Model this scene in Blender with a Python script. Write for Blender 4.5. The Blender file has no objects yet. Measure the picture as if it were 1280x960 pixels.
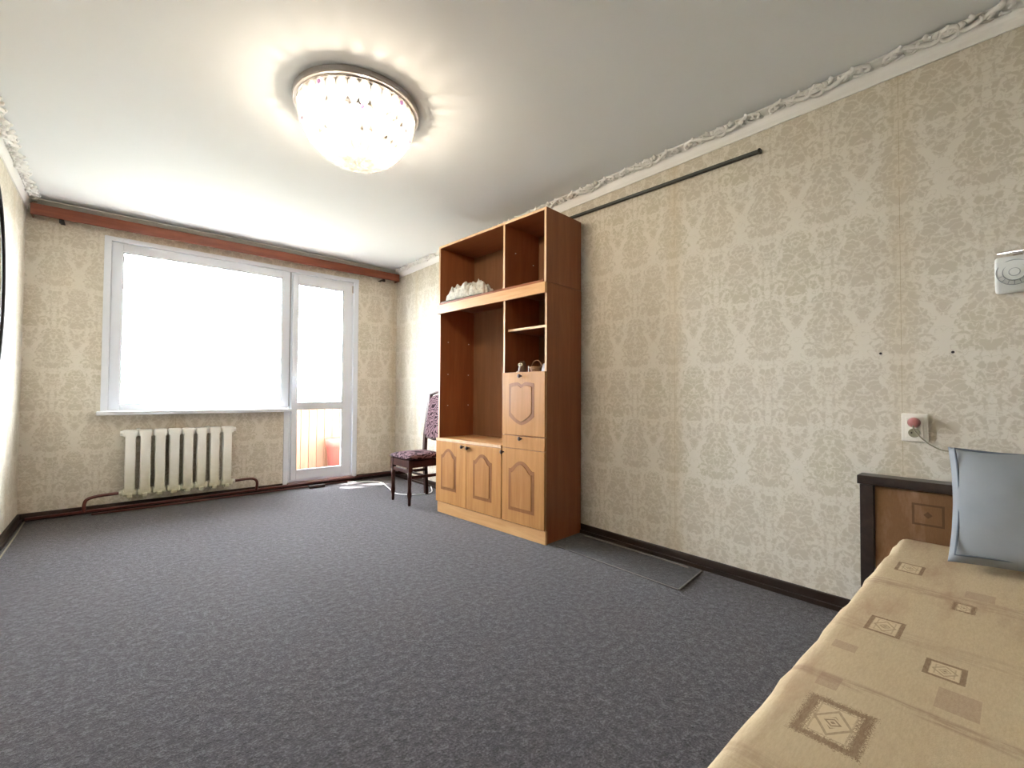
import bpy, bmesh, math, random
from mathutils import Vector, Matrix, noise
from math import sin, cos, pi, radians
random.seed(7)
S = bpy.context.scene
C = S.collection
PI = math.pi

# ------------------------------------------------------------------ camera
W, H, BACK = 3.1233, 2.5, -7.0
def set_camera():
    f, yaw, pitch, roll = 559.8, .7211, .0227, .0059
    fw = Vector((sin(yaw)*cos(pitch), cos(yaw)*cos(pitch), sin(pitch)))
    r = Vector((cos(yaw), -sin(yaw), 0)); u = r.cross(fw)
    r2 = r*cos(roll)+u*sin(roll); u2 = u*cos(roll)-r*sin(roll)
    cd = bpy.data.cameras.new('camera'); co = bpy.data.objects.new('camera', cd); C.objects.link(co)
    cd.sensor_width = 36; cd.lens = f/1280*36; cd.clip_start = .02; cd.clip_end = 200
    m = Matrix((r2, u2, -fw)).transposed().to_4x4(); m.translation = Vector((.5625, -5.076, 1.0004))
    co.matrix_world = m
    S.camera = co
set_camera()

# ------------------------------------------------------------------ world, sun, exposure
WORLD_STRENGTH = 16.5
SUN_STRENGTH = 17.0
LAMP_WATT = 4.8
S.view_settings.view_transform = 'Standard'; S.view_settings.look = 'None'
S.view_settings.gamma = 1; S.view_settings.use_curve_mapping = False
S.view_settings.exposure = 1.84
w = bpy.data.worlds.new('world'); S.world = w; w.use_nodes = True
bg = w.node_tree.nodes['Background']; bg.inputs[0].default_value = (.87, .935, 1, 1); bg.inputs[1].default_value = WORLD_STRENGTH
sd = bpy.data.lights.new('sun', 'SUN'); so = bpy.data.objects.new('sun', sd); C.objects.link(so)
sd.energy = SUN_STRENGTH; sd.angle = radians(.6); sd.color = (1, .96, .88)
so.rotation_euler = Vector((.52, -.56, -1)).to_track_quat('-Z', 'Y').to_euler()

# ------------------------------------------------------------------ node helpers
class NT:
    def __init__(s, name, rough=.6, spec=.3, metal=0):
        s.m = bpy.data.materials.new(name); s.m.use_nodes = True; s.t = s.m.node_tree
        s.b = s.t.nodes['Principled BSDF']; s.b.inputs['Roughness'].default_value = rough
        s.b.inputs['Specular IOR Level'].default_value = spec; s.b.inputs['Metallic'].default_value = metal
    def n(s, ty, **k):
        o = s.t.nodes.new(ty)
        for a, b in k.items(): setattr(o, a, b)
        return o
    def put(s, sock, v):
        if isinstance(v, bpy.types.NodeSocket): s.t.links.new(v, sock)
        else: sock.default_value = v
    def math(s, op, a, b=None, c=None):
        o = s.n('ShaderNodeMath', operation=op); s.put(o.inputs[0], a)
        if b is not None: s.put(o.inputs[1], b)
        if c is not None: s.put(o.inputs[2], c)
        return o.outputs[0]
    def coord(s, kind='Object'): return s.n('ShaderNodeTexCoord').outputs[kind]
    def map(s, v, sc=(1,1,1), loc=(0,0,0), rot=(0,0,0)):
        o = s.n('ShaderNodeMapping'); s.put(o.inputs[0], v); o.inputs['Scale'].default_value = sc
        o.inputs['Location'].default_value = loc; o.inputs['Rotation'].default_value = rot; return o.outputs[0]
    def noise(s, v, scale, detail=3, rough=.5, dist=0, out='Fac'):
        o = s.n('ShaderNodeTexNoise'); s.put(o.inputs['Vector'], v); o.inputs['Scale'].default_value = scale
        o.inputs['Detail'].default_value = detail; o.inputs['Roughness'].default_value = rough
        o.inputs['Distortion'].default_value = dist; return o.outputs[out]
    def ramp(s, f, stops):
        o = s.n('ShaderNodeValToRGB'); s.put(o.inputs[0], f); e = o.color_ramp.elements
        while len(e) < len(stops): e.new(.5)
        for i, (p, c) in enumerate(stops):
            e[i].position = p; e[i].color = (*c, 1) if len(c) == 3 else c
        return o.outputs[0]
    def mix(s, f, a, b, blend='MIX'):
        o = s.n('ShaderNodeMix', data_type='RGBA', blend_type=blend); s.put(o.inputs[0], f)
        for i, v in ((6, a), (7, b)):
            s.put(o.inputs[i], (*v, 1) if isinstance(v, tuple) and len(v) == 3 else v)
        return o.outputs[2]
    def color(s, v): s.put(s.b.inputs['Base Color'], (*v, 1) if isinstance(v, tuple) and len(v) == 3 else v)
    def bump(s, h, st=.3, d=.01):
        o = s.n('ShaderNodeBump'); s.put(o.inputs['Height'], h); o.inputs['Strength'].default_value = st
        o.inputs['Distance'].default_value = d; s.t.links.new(o.outputs[0], s.b.inputs['Normal'])

def plain(name, col, rough=.6, spec=.3, metal=0, var=.06, scale=30, bump=0):
    k = NT(name, rough, spec, metal)
    nz = k.noise(k.coord(), scale, 3)
    a = tuple(max(0, c*(1-var)) for c in col); b = tuple(min(1, c*(1+var)) for c in col)
    k.color(k.mix(nz, a, b))
    if bump: k.bump(nz, bump, .004)
    return k.m

def wood(name, c1, c2, c3, axis='z', rough=.4, sc=1.0, spec=.35):
    k = NT(name, rough, spec)
    v = k.coord()
    st = {'z': (14, 14, 1.1), 'x': (1.1, 14, 14), 'y': (14, 1.1, 14)}[axis]
    m = k.map(v, tuple(a*sc for a in st))
    f1 = k.noise(m, 1.6, 5, .6, .6)
    st2 = {'z': (160, 160, 4), 'x': (4, 160, 160), 'y': (160, 4, 160)}[axis]
    f2 = k.noise(k.map(v, tuple(a*sc for a in st2)), 1.5, 3, .6)
    base = k.ramp(f1, [(.28, c1), (.5, c2), (.74, c3)])
    k.color(k.mix(k.math('MULTIPLY', f2, .45), base, tuple(x*.55 for x in c2)))
    k.bump(f2, .06, .001)
    return k.m

def damask(name, axis):
    k = NT(name, .7, .2)
    co = k.coord(); sep = k.n('ShaderNodeSeparateXYZ'); k.put(sep.inputs[0], co)
    wn = k.noise(co, 48, 3, .7, 0, 'Color')
    wsep = k.n('ShaderNodeSeparateColor'); k.put(wsep.inputs[0], wn)
    a = sep.outputs[axis]
    P, Q = .268, .66
    ph = 4.733 if axis == 1 else .1
    amp = .026
    u = k.math('ABSOLUTE', k.math('WRAP', k.math('ADD', k.math('ADD', a, ph), k.math('MULTIPLY', k.math('SUBTRACT', wsep.outputs[0], .5), amp)), P/2, -P/2))
    v = k.math('WRAP', k.math('ADD', k.math('SUBTRACT', sep.outputs[2], 1.563), k.math('MULTIPLY', k.math('SUBTRACT', wsep.outputs[1], .5), amp)), Q/2, -Q/2)
    cb = k.n('ShaderNodeCombineXYZ'); k.put(cb.inputs[0], u); k.put(cb.inputs[1], v); uv = cb.outputs[0]
    # (u, v, r) discs of the leafy damask, millimetres
    disc = [(0,-255,13),(0,-280,20),(22,-288,11),(0,-306,24),(34,-318,15),(10,-330,26),(46,-346,17),(12,-352,30),(52,320,20),(78,306,15),(20,300,24),
            (0,206,26),(0,172,32),(0,140,22),(26,226,14),(30,180,14),
            (17,188,17),(44,72,11),(52,98,12),(36,252,10),(0,-118,9),(64,205,9),(92,200,20),(104,158,28),(82,118,30),(60,84,17),(106,92,28),(112,50,22),(86,54,16),(104,8,12),
            (56,-4,11),(0,-86,22),(26,-78,14),(38,-98,11),
            (0,-140,10),(0,-158,12),(0,-174,9),
            ]
    disc = disc+[(134-a_, (b_+330+330) % 660-330, c_) for a_, b_, c_ in disc]
    ring = [(56,0,29,5.5),(92,232,22,5)]
    ring = ring+[(134-a_, (b_+330+330) % 660-330, c_, d_) for a_, b_, c_, d_ in ring]
    cut = [(0,118,6)]
    cur = None
    def dist(x, y):
        o = k.n('ShaderNodeVectorMath', operation='DISTANCE'); k.put(o.inputs[0], uv)
        o.inputs[1].default_value = (x/1000, y/1000, 0); return o.outputs['Value']
    for (x, y, r) in disc:
        d = k.math('SUBTRACT', dist(x, y), r*1.10/1000)
        cur = d if cur is None else k.math('MINIMUM', k.math('MAXIMUM', cur, k.math('SUBTRACT', .0016, d)), d)
    for (x, y, r, t) in ring:
        d = k.math('SUBTRACT', k.math('ABSOLUTE', k.math('SUBTRACT', dist(x, y), r/1000)), t/1000)
        cur = k.math('MINIMUM', cur, d)
    # two stems flanking the vase
    us = k.math('SUBTRACT', k.math('ABSOLUTE', k.math('SUBTRACT', u, .020)), .006)
    vs = k.math('SUBTRACT', k.math('ABSOLUTE', k.math('SUBTRACT', v, .03)), .075)
    cur = k.math('MINIMUM', cur, k.math('MAXIMUM', us, vs))
    for (x, y, r) in cut:
        cur = k.math('MAXIMUM', cur, k.math('SUBTRACT', r/1000, dist(x, y)))
    # thin curling veins: light inside the leaves, tinted on the ground
    fb = k.n('ShaderNodeCombineXYZ'); k.put(fb.inputs[0], u); k.put(fb.inputs[1], v)
    cn = k.noise(fb.outputs[0], 26, 1, .5, .4)
    vein = k.math('SUBTRACT', .0012, k.math('MULTIPLY', k.math('ABSOLUTE', k.math('SUBTRACT', cn, .5)), .035))
    cn2 = k.noise(fb.outputs[0], 34, 0, .5, .8)
    vein2 = k.math('SUBTRACT', .0010, k.math('MULTIPLY', k.math('ABSOLUTE', k.math('SUBTRACT', cn2, .44)), .035))
    cur = k.math('MINIMUM', k.math('MAXIMUM', cur, vein), k.math('MAXIMUM', k.math('MULTIPLY', vein2, -1), k.math('MULTIPLY', cur, -1)))
    mask = k.n('ShaderNodeMapRange'); k.put(mask.inputs[0], cur)
    mask.inputs[1].default_value = -.0012; mask.inputs[2].default_value = .0012; mask.inputs[3].default_value = 1; mask.inputs[4].default_value = 0
    mk = mask.outputs[0]
    big = k.noise(co, 2.2, 3, .55)
    pat = k.ramp(big, [(.3, (.560,.505,.415)), (.5, (.572,.522,.435)), (.7, (.550,.512,.405))])
    grd = k.ramp(big, [(.3, (.690,.645,.560)), (.7, (.715,.675,.595))])
    col = k.mix(mk, grd, pat)
    # darker joint line between the paper strips
    sm = k.math('ABSOLUTE', k.math('WRAP', k.math('ADD', a, ph), .53, -.53))
    seam = k.math('LESS_THAN', sm, .0012)
    gate = k.math('GREATER_THAN', k.noise(co, 5, 1), .47)
    col = k.mix(k.math('MULTIPLY', k.math('MULTIPLY', seam, gate), .55), col, (.33, .27, .17))
    # yellowed band where the strips overlap
    yl = k.math('MULTIPLY', k.math('SUBTRACT', 1, k.math('SMOOTH_MIN', k.math('MULTIPLY', sm, 14), 1, .3)), k.math('MULTIPLY', k.noise(co, 3, 2), .55))
    col = k.mix(yl, col, (.56, .44, .26))
    k.color(col)
    k.put(k.b.inputs['Roughness'], k.math('SUBTRACT', .80, k.math('MULTIPLY', mk, .25)))
    k.bump(k.math('ADD', k.noise(co, 700, 1), k.math('MULTIPLY', mk, .8)), .12, .0006)
    return k.m

def carpet_mat(name, dark=1.0):
    k = NT(name, .95, .1)
    co = k.coord()
    n1 = k.noise(co, 130, 4, .8); n2 = k.noise(co, 38, 4, .6); n3 = k.noise(co, 1.1, 3, .5)
    n4 = k.noise(k.map(co, (1, 1, 1), (3, 7, 1)), 420, 1, .6)
    f = k.math('ADD', k.math('MULTIPLY', n1, .65), k.math('MULTIPLY', n2, .35))
    c = k.ramp(f, [(.40, tuple(x*dark for x in (.016,.014,.0165))), (.5, tuple(x*dark for x in (.047,.042,.050))), (.60, tuple(x*dark for x in (.155,.145,.165)))])
    c = k.mix(k.math('MULTIPLY', n3, .35), c, tuple(x*dark for x in (.038, .032, .036)))
    fl = k.math('GREATER_THAN', n4, .70)
    c = k.mix(k.math('MULTIPLY', fl, .5), c, (.28, .27, .29))
    k.color(c)
    k.b.inputs['Sheen Weight'].default_value = .22; k.b.inputs['Sheen Roughness'].default_value = .5
    k.bump(k.math('ADD', n1, k.math('MULTIPLY', n2, 1.2)), .9, .006)
    return k.m

def glass_mat(name, tint=(1, 1, 1), refl=.08):
    k = NT(name); t = k.t
    tr = k.n('ShaderNodeBsdfTransparent'); tr.inputs[0].default_value = (*tint, 1)
    gl = k.n('ShaderNodeBsdfGlossy'); gl.inputs['Roughness'].default_value = .02
    fr = k.n('ShaderNodeLayerWeight'); fr.inputs[0].default_value = .5
    mx = k.n('ShaderNodeMixShader'); t.links.new(k.math('ADD', .03, k.math('MULTIPLY', k.math('POWER', fr.outputs[1], 4), .6)), mx.inputs[0])
    t.links.new(tr.outputs[0], mx.inputs[1]); t.links.new(gl.outputs[0], mx.inputs[2])
    t.links.new(mx.outputs[0], t.nodes['Material Output'].inputs[0]); return k.m

def crystal_mat(name, col, trans=.42):
    k = NT(name); t = k.t
    tr = k.n('ShaderNodeBsdfTransparent'); tr.inputs[0].default_value = (1, .98, .96, 1)
    tl = k.n('ShaderNodeBsdfTranslucent'); tl.inputs[0].default_value = (*col, 1)
    gl = k.n('ShaderNodeBsdfGlossy'); gl.inputs['Roughness'].default_value = .05; gl.inputs[0].default_value = (*col, 1)
    a = k.n('ShaderNodeMixShader'); a.inputs[0].default_value = .3
    t.links.new(tl.outputs[0], a.inputs[1]); t.links.new(gl.outputs[0], a.inputs[2])
    b = k.n('ShaderNodeMixShader'); b.inputs[0].default_value = 1-trans
    t.links.new(tr.outputs[0], b.inputs[1]); t.links.new(a.outputs[0], b.inputs[2])
    t.links.new(b.outputs[0], t.nodes['Material Output'].inputs[0]); return k.m

M = {}
M['paper_side'] = damask('damask_wallpaper_side', 1)
M['paper_end'] = damask('damask_wallpaper_end', 0)
M['ceiling'] = plain('ceiling_paint', (.82, .85, .88), .8, .15, 0, .015, 3)
M['plaster'] = plain('white_polystyrene', (.87, .87, .86), .55, .3, 0, .02, 8)
M['endcornice'] = plain('grey_white_cornice', (.62, .62, .59), .6, .25, 0, .02, 8)
M['carpet'] = carpet_mat('heathered_carpet')
M['carpet2'] = carpet_mat('dark_carpet_offcut', .55)
M['backing'] = plain('carpet_edge_backing', (.20, .18, .17), .8, .1, 0, .3, 60)
M['skirting'] = plain('dark_brown_skirting', (.030, .018, .014), .4, .4, 0, .3, 12)
M['pvc'] = plain('white_pvc', (.72, .76, .83), .3, .45, 0, .012, 3)
M['gasket'] = plain('grey_gasket', (.30, .31, .33), .5)
M['glass'] = glass_mat('window_glass')
M['pipe'] = plain('oxblood_pipe_paint', (.105,.028,.021), .32, .5, 0, .25, 20, .1)
M['blackgap'] = plain('dark_recess', (.02, .018, .018), .8)
def rad_mat():
    k = NT('old_white_enamel', .38, .45); co = k.coord()
    sep = k.n('ShaderNodeSeparateXYZ'); k.put(sep.inputs[0], co)
    low = k.math('MULTIPLY', k.math('SUBTRACT', 1, k.math('MULTIPLY', sep.outputs[2], 3.0)), k.math('SUBTRACT', 1.35, k.math('MULTIPLY', sep.outputs[0], 1.3)))
    f = k.math('MULTIPLY', k.math('MAXIMUM', low, 0), k.noise(co, 9, 4, .6))
    c = k.mix(f, (.84, .84, .80), (.48, .46, .26))
    ch = k.math('GREATER_THAN', k.noise(co, 26, 3, .6), .73)
    c = k.mix(k.math('MULTIPLY', ch, .5), c, (.22, .2, .17))
    k.color(c); k.bump(k.noise(co, 60, 3), .25, .003); return k.m
M['radiator'] = rad_mat()
M['valance'] = wood('red_brown_valance', (.145,.036,.018), (.205,.054,.027), (.28,.085,.043), 'x', .35)
M['carcass'] = wood('reddish_walnut_laminate', (.225,.068,.024), (.275,.090,.032), (.33,.118,.045), 'z', .38)
M['carcassh'] = wood('reddish_walnut_laminate_flat', (.225,.068,.024), (.275,.090,.032), (.33,.118,.045), 'x', .38)
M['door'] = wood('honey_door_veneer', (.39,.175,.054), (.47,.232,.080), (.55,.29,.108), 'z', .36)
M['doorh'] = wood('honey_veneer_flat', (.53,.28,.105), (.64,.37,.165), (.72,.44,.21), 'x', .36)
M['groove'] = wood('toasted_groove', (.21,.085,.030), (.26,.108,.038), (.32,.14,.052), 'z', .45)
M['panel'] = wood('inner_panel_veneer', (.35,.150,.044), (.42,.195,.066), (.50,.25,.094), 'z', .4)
M['edge'] = wood('pale_edge_band', (.62,.40,.235), (.72,.50,.32), (.80,.58,.40), 'z', .4)
M['hardboard'] = wood('hardboard_back', (.19,.080,.032), (.22,.095,.040), (.26,.118,.052), 'z', .6)
M['knob'] = plain('dark_red_knob', (.035,.010,.008), .3, .5)
M['pin'] = plain('white_pin', (.8,.78,.75), .4)
M['darkwood'] = wood('dark_cherry_wood', (.022,.006,.005), (.045,.013,.010), (.08,.024,.018), 'z', .45, 1, .25)
M['wenge'] = wood('wenge_rail', (.014,.009,.008), (.028,.017,.014), (.05,.032,.027), 'x', .35, 1, .5)
def brocade():
    k = NT('mauve_scroll_brocade', .9, .08); co = k.coord()
    wv = k.n('ShaderNodeTexWave', wave_type='RINGS', rings_direction='SPHERICAL'); k.put(wv.inputs[0], k.map(co, (1,1,1), (.12,.1,-.6)))
    wv.inputs['Scale'].default_value = 13; wv.inputs['Distortion'].default_value = 9; wv.inputs['Detail'].default_value = 1; wv.inputs['Detail Scale'].default_value = 1.4
    f = k.ramp(wv.outputs[1], [(.0,(0,0,0)),(.30,(0,0,0)),(.38,(1,1,1)),(1,(1,1,1))])
    k.color(k.mix(f, (.020,.008,.012), (.17,.105,.12)))
    return k.m
M['brocade'] = brocade()
def sofa_fabric(name, A, B, ink, full=True):
    k = NT(name, .85, .15); co = k.coord()
    sep = k.n('ShaderNodeSeparateXYZ'); k.put(sep.inputs[0], co)
    x, y = sep.outputs[0], sep.outputs[1]
    slub = k.noise(k.map(co, (60, 260, 60)), 1, 3, .7)
    blot = k.noise(k.map(co, (3, 12, 4)), 1, 4, .65)
    c = k.mix(slub, A, B)
    bl = k.math('MULTIPLY', k.ramp(blot, [(.5, (0,0,0)), (.72, (1,1,1))]), .55)
    c = k.mix(bl, c, (.36, .225, .15))
    fz = k.noise(co, 420, 2, .7)
    rowmask = None
    def frame(cx, cy, per, hx, hy, cc, fuzz, yper=.62, bw=.0045):
        dx = k.math('ABSOLUTE', k.math('SUBTRACT', x, cx))
        dy = k.math('ABSOLUTE', k.math('WRAP', k.math('SUBTRACT', y, cy), yper/2, -yper/2))
        fx = k.math('SUBTRACT', dx, hx); fy = k.math('SUBTRACT', dy, hy)
        m = k.math('MAXIMUM', fx, fy)
        band = k.math('LESS_THAN', k.math('ABSOLUTE', k.math('ADD', m, k.math('MULTIPLY', k.math('SUBTRACT', fz, .5), fuzz))), bw)
        line = k.math('MULTIPLY', k.math('LESS_THAN', k.math('ABSOLUTE', k.math('ADD', m, .013)), .0014), .35)
        inside = k.math('MULTIPLY', k.math('LESS_THAN', m, -.006), .45)
        dia = k.math('ADD', k.math('DIVIDE', dx, hx), k.math('DIVIDE', dy, hy))
        dring = k.math('MULTIPLY', k.math('LESS_THAN', k.math('ABSOLUTE', k.math('SUBTRACT', dia, .68)), .07), .6)
        core = k.math('MULTIPLY', k.math('LESS_THAN', dia, .36), k.math('GREATER_THAN', k.math('SINE', k.math('MULTIPLY', k.math('ADD', dx, dy), 700)), 0))
        core = k.math('MULTIPLY', core, .8)
        inked = k.math('MAXIMUM', k.math('MAXIMUM', k.math('MULTIPLY', band, .85), line), k.math('MAXIMUM', dring, core))
        cc = k.mix(inside, cc, tuple(min(1, v*1.15) for v in A))
        return k.mix(k.math('MULTIPLY', inked, k.math('ADD', .5, k.math('MULTIPLY', slub, .6))), cc, ink)
    if full:
        c = frame(1.515, -4.850, 9, .060, .040, c, .040, bw=.0095)
        c = frame(2.020, -4.842, 9, .048, .030, c, .003)
        c = frame(2.565, -4.822, 9, .046, .030, c, .002)
        c = frame(1.880, -4.962, 9, .036, .028, c, .003)
        c = frame(2.30, -4.965, 9, .030, .018, c, .02)
        # faint bars beside the squares
        st_n = k.noise(k.map(co, (70, 9, 1)), 1, 4, .7)
        for sx_, sw_, ss in ((2.36, .050, .75), (1.665, .022, .8), (1.98, .05, .35), (1.33, .04, .5)):
            gx = k.math('SUBTRACT', 1, k.math('DIVIDE', k.math('ABSOLUTE', k.math('SUBTRACT', x, sx_)), sw_))
            gx = k.math('MINIMUM', k.math('MAXIMUM', k.math('MULTIPLY', gx, 2.2), 0), 1)
            c = k.mix(k.math('MULTIPLY', k.math('MULTIPLY', gx, k.ramp(st_n, [(.42, (0,0,0)), (.6, (1,1,1))])), ss*.6), c, (.27, .165, .12))
        for sx_, sy_, hx_, hy_ in ((1.650, -4.812, .028, .018), (1.755, -4.99, .045, .030), (2.43, -4.99, .035, .03), (1.83, -4.80, .02, .022)):
            m_ = k.math('MAXIMUM', k.math('SUBTRACT', k.math('ABSOLUTE', k.math('SUBTRACT', x, sx_)), hx_), k.math('SUBTRACT', k.math('ABSOLUTE', k.math('SUBTRACT', y, sy_)), hy_))
            c = k.mix(k.math('MULTIPLY', k.math('LESS_THAN', m_, 0), k.math('MULTIPLY', fz, .75)), c, (.30, .185, .14))
    else:
        z = sep.outputs[2]
        dy = k.math('ABSOLUTE', k.math('WRAP', k.math('ADD', y, 4.82), .13, -.13)); dz = k.math('ABSOLUTE', k.math('SUBTRACT', z, .52))
        m = k.math('MAXIMUM', k.math('SUBTRACT', dy, .045), k.math('SUBTRACT', dz, .04))
        band = k.math('LESS_THAN', k.math('ABSOLUTE', m), .004)
        dot = k.math('LESS_THAN', k.math('ADD', dy, dz), .014)
        c = k.mix(k.math('MULTIPLY', k.math('MAXIMUM', band, dot), .6), c, ink)
    k.color(c); k.bump(k.math('ADD', slub, fz), .35, .002)
    return k.m
M['sofa'] = sofa_fabric('beige_square_chenille', (.66,.545,.365), (.45,.345,.215), (.17,.095,.055))
M['backfab'] = sofa_fabric('brown_square_chenille', (.235,.125,.060), (.17,.088,.042), (.07,.035,.02), False)
M['pillow'] = plain('blue_grey_velour', (.245,.260,.280), .8, .15, 0, .13, 7)
M['piping'] = plain('slate_seam', (.11,.13,.16), .8)
M['socket'] = plain('ivory_plastic', (.78,.75,.68), .35, .45, 0, .02)
M['pink'] = plain('dusty_pink_plug', (.42,.16,.15), .35, .45)
M['cable'] = plain('khaki_cable', (.30,.28,.20), .5)
M['wcable'] = plain('white_cable', (.75,.74,.72), .45)
M['chrome'] = plain('chrome', (.80,.76,.76), .12, .5, 1, .03)
M['blackrail'] = plain('black_rail', (.012,.013,.012), .4, .4)
M['greyrail'] = plain('grey_rail_face', (.055,.062,.056), .4, .4)
M['plate'] = plain('brushed_lamp_plate', (.42,.39,.38), .3, .5, .6, .05)
M['bracket'] = plain('black_bracket', (.012,.010,.010), .5)
M['etched'] = plain('etched_white_glass', (.74,.76,.74), .35, .4, 0, .05, 12)
M['etchline'] = plain('etched_grey_line', (.36,.39,.40), .5)
M['crystal'] = crystal_mat('clear_crystal', (.17,.168,.165), .6)
M['amethyst'] = crystal_mat('violet_crystal', (.22,.13,.27), .2)
M['lace'] = plain('grey_lace', (.50,.49,.45), .9, .1, 0, .6, 45, .8)  # heavy mottling puts the shade of the folds into the cloth colour
M['boards'] = wood('orange_pine_boards', (.26,.135,.085), (.33,.175,.115), (.40,.225,.15), 'z', .5)
M['salmon'] = plain('salmon_plastic', (.34,.10,.085), .5)
M['concrete'] = plain('balcony_concrete', (.22,.21,.20), .85, .1, 0, .1, 20)
M['ground'] = plain('dusty_green_ground', (.085,.09,.065), .9, .1, 0, .3, .2)
M['whitewash'] = plain('whitewashed_wall', (.62,.61,.58), .8, .1, 0, .03, 6)
M['mirror'] = plain('mirror_silver', (.82,.88,.92), .03, .5, 1, .0)
M['beige'] = plain('pink_beige_board', (.52,.36,.28), .55)
M['owl'] = plain('brown_ceramic', (.10,.05,.025), .35, .5, 0, .4, 60)
M['cream'] = plain('cream_paper', (.72,.62,.45), .8, .1, 0, .1, 40)
M['bag'] = plain('lilac_white_plastic', (.66,.66,.74), .35, .4, 0, .12, 40)
M['wicker'] = plain('brown_wicker', (.26,.13,.055), .6, .3, 0, .5, 120, .5)
M['skin'] = plain('straw_doll_beige', (.60,.42,.30), .7)

# ------------------------------------------------------------------ mesh helpers
def link(name, bm, mat, parent=None, smooth=False):
    me = bpy.data.meshes.new(name); bm.normal_update()
    bm.to_mesh(me); bm.free()
    ms = mat if isinstance(mat, list) else [mat]
    for m in ms: me.materials.append(m)
    if smooth:
        for p in me.polygons: p.use_smooth = True
    o = bpy.data.objects.new(name, me); C.objects.link(o)
    if parent: o.parent = parent
    return o
def box(bm, x0, x1, y0, y1, z0, z1, mi=0, mat=None):
    vs = [bm.verts.new(p) for p in ((x0,y0,z0),(x1,y0,z0),(x1,y1,z0),(x0,y1,z0),(x0,y0,z1),(x1,y0,z1),(x1,y1,z1),(x0,y1,z1))]
    if mat is not None:
        for v in vs: v.co = mat @ v.co
    fs = []
    for q in ((0,3,2,1),(4,5,6,7),(0,1,5,4),(1,2,6,5),(2,3,7,6),(3,0,4,7)):
        f = bm.faces.new([vs[i] for i in q]); f.material_index = mi; fs.append(f)
    return vs, fs
def bevel(bm, w=.003, seg=2, ang=30):
    bm.normal_update()
    es = [e for e in bm.edges if len(e.link_faces) == 2 and e.calc_face_angle(0) > radians(ang)]
    bmesh.ops.bevel(bm, geom=es, offset=w, segments=seg, affect='EDGES', profile=.6)
def bx(name, a, mat, parent=None, bev=.002, seg=2):
    bm = bmesh.new(); box(bm, *a)
    if bev: bevel(bm, bev, seg)
    return link(name, bm, mat, parent)
def tube(bm, pts, r, n=10, cap=True):
    pts = [Vector(p) for p in pts]; rs = r if isinstance(r, (list, tuple)) else [r]*len(pts)
    rings = []; prev = None
    for i, p in enumerate(pts):
        t = (pts[min(i+1, len(pts)-1)]-pts[max(i-1, 0)]).normalized()
        if prev is None:
            a = Vector((0,0,1)) if abs(t.z) < .9 else Vector((1,0,0)); nn = t.cross(a).normalized()
        else:
            nn = (prev - t*prev.dot(t)).normalized()
        prev = nn; b = t.cross(nn)
        rings.append([bm.verts.new(p+(nn*cos(2*PI*j/n)+b*sin(2*PI*j/n))*rs[i]) for j in range(n)])
    for i in range(len(rings)-1):
        for j in range(n):
            bm.faces.new((rings[i][j], rings[i][(j+1)%n], rings[i+1][(j+1)%n], rings[i+1][j]))
    if cap:
        bm.faces.new(list(reversed(rings[0]))); bm.faces.new(rings[-1])
def smooth_path(pts, k=6):
    pts = [Vector(p) for p in pts]; out = []
    P = [pts[0]]+pts+[pts[-1]]
    for i in range(1, len(P)-2):
        for j in range(k):
            t = j/k; a, b, c, d = P[i-1], P[i], P[i+1], P[i+2]
            out.append(.5*((2*b)+(c-a)*t+(2*a-5*b+4*c-d)*t*t+(3*b-a-3*c+d)*t**3))
    out.append(pts[-1]); return out
def lathe(bm, prof, n=20, c=(0,0,0), axis='z', sx=1, sy=1):
    rings = []
    for (r, h) in prof:
        rg = []
        for j in range(n):
            a = 2*PI*j/n; x, y = r*cos(a)*sx, r*sin(a)*sy
            p = {'z': (x, y, h), 'x': (h, x, y), 'y': (x, h, y)}[axis]
            rg.append(bm.verts.new((p[0]+c[0], p[1]+c[1], p[2]+c[2])))
        rings.append(rg)
    for i in range(len(rings)-1):
        for j in range(n):
            bm.faces.new((rings[i][j], rings[i][(j+1)%n], rings[i+1][(j+1)%n], rings[i+1][j]))
    bm.faces.new(list(reversed(rings[0]))); bm.faces.new(rings[-1])
    bmesh.ops.recalc_face_normals(bm, faces=bm.faces[:])
def prism(bm, outline, axis, lo, hi):
    """extrude a 2-D outline along an axis"""
    def P(a, b, h): return {'x': (h, a, b), 'y': (a, h, b), 'z': (a, b, h)}[axis]
    A = [bm.verts.new(P(a, b, lo)) for a, b in outline]; B = [bm.verts.new(P(a, b, hi)) for a, b in outline]
    n = len(outline)
    bm.faces.new(A); bm.faces.new(list(reversed(B)))
    for i in range(n): bm.faces.new((A[i], B[i], B[(i+1)%n], A[(i+1)%n]))
    bmesh.ops.recalc_face_normals(bm, faces=bm.faces[:])
def thing(name, label, cat, loc=(0,0,0), rz=0, group=None):
    o = bpy.data.objects.new(name, None); C.objects.link(o); o.location = loc; o.rotation_euler = (0,0,rz)
    o.empty_display_size = .1; tag(o, label, cat, group); return o
def tag(o, label, cat, group=None):
    o['label'] = label; o['category'] = cat
    if group: o['group'] = group
    return o
def struct(o): o['kind'] = 'structure'; return o
def setting(name):
    o = bpy.data.objects.new(name, None); C.objects.link(o); o['kind'] = 'structure'; return o

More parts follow.
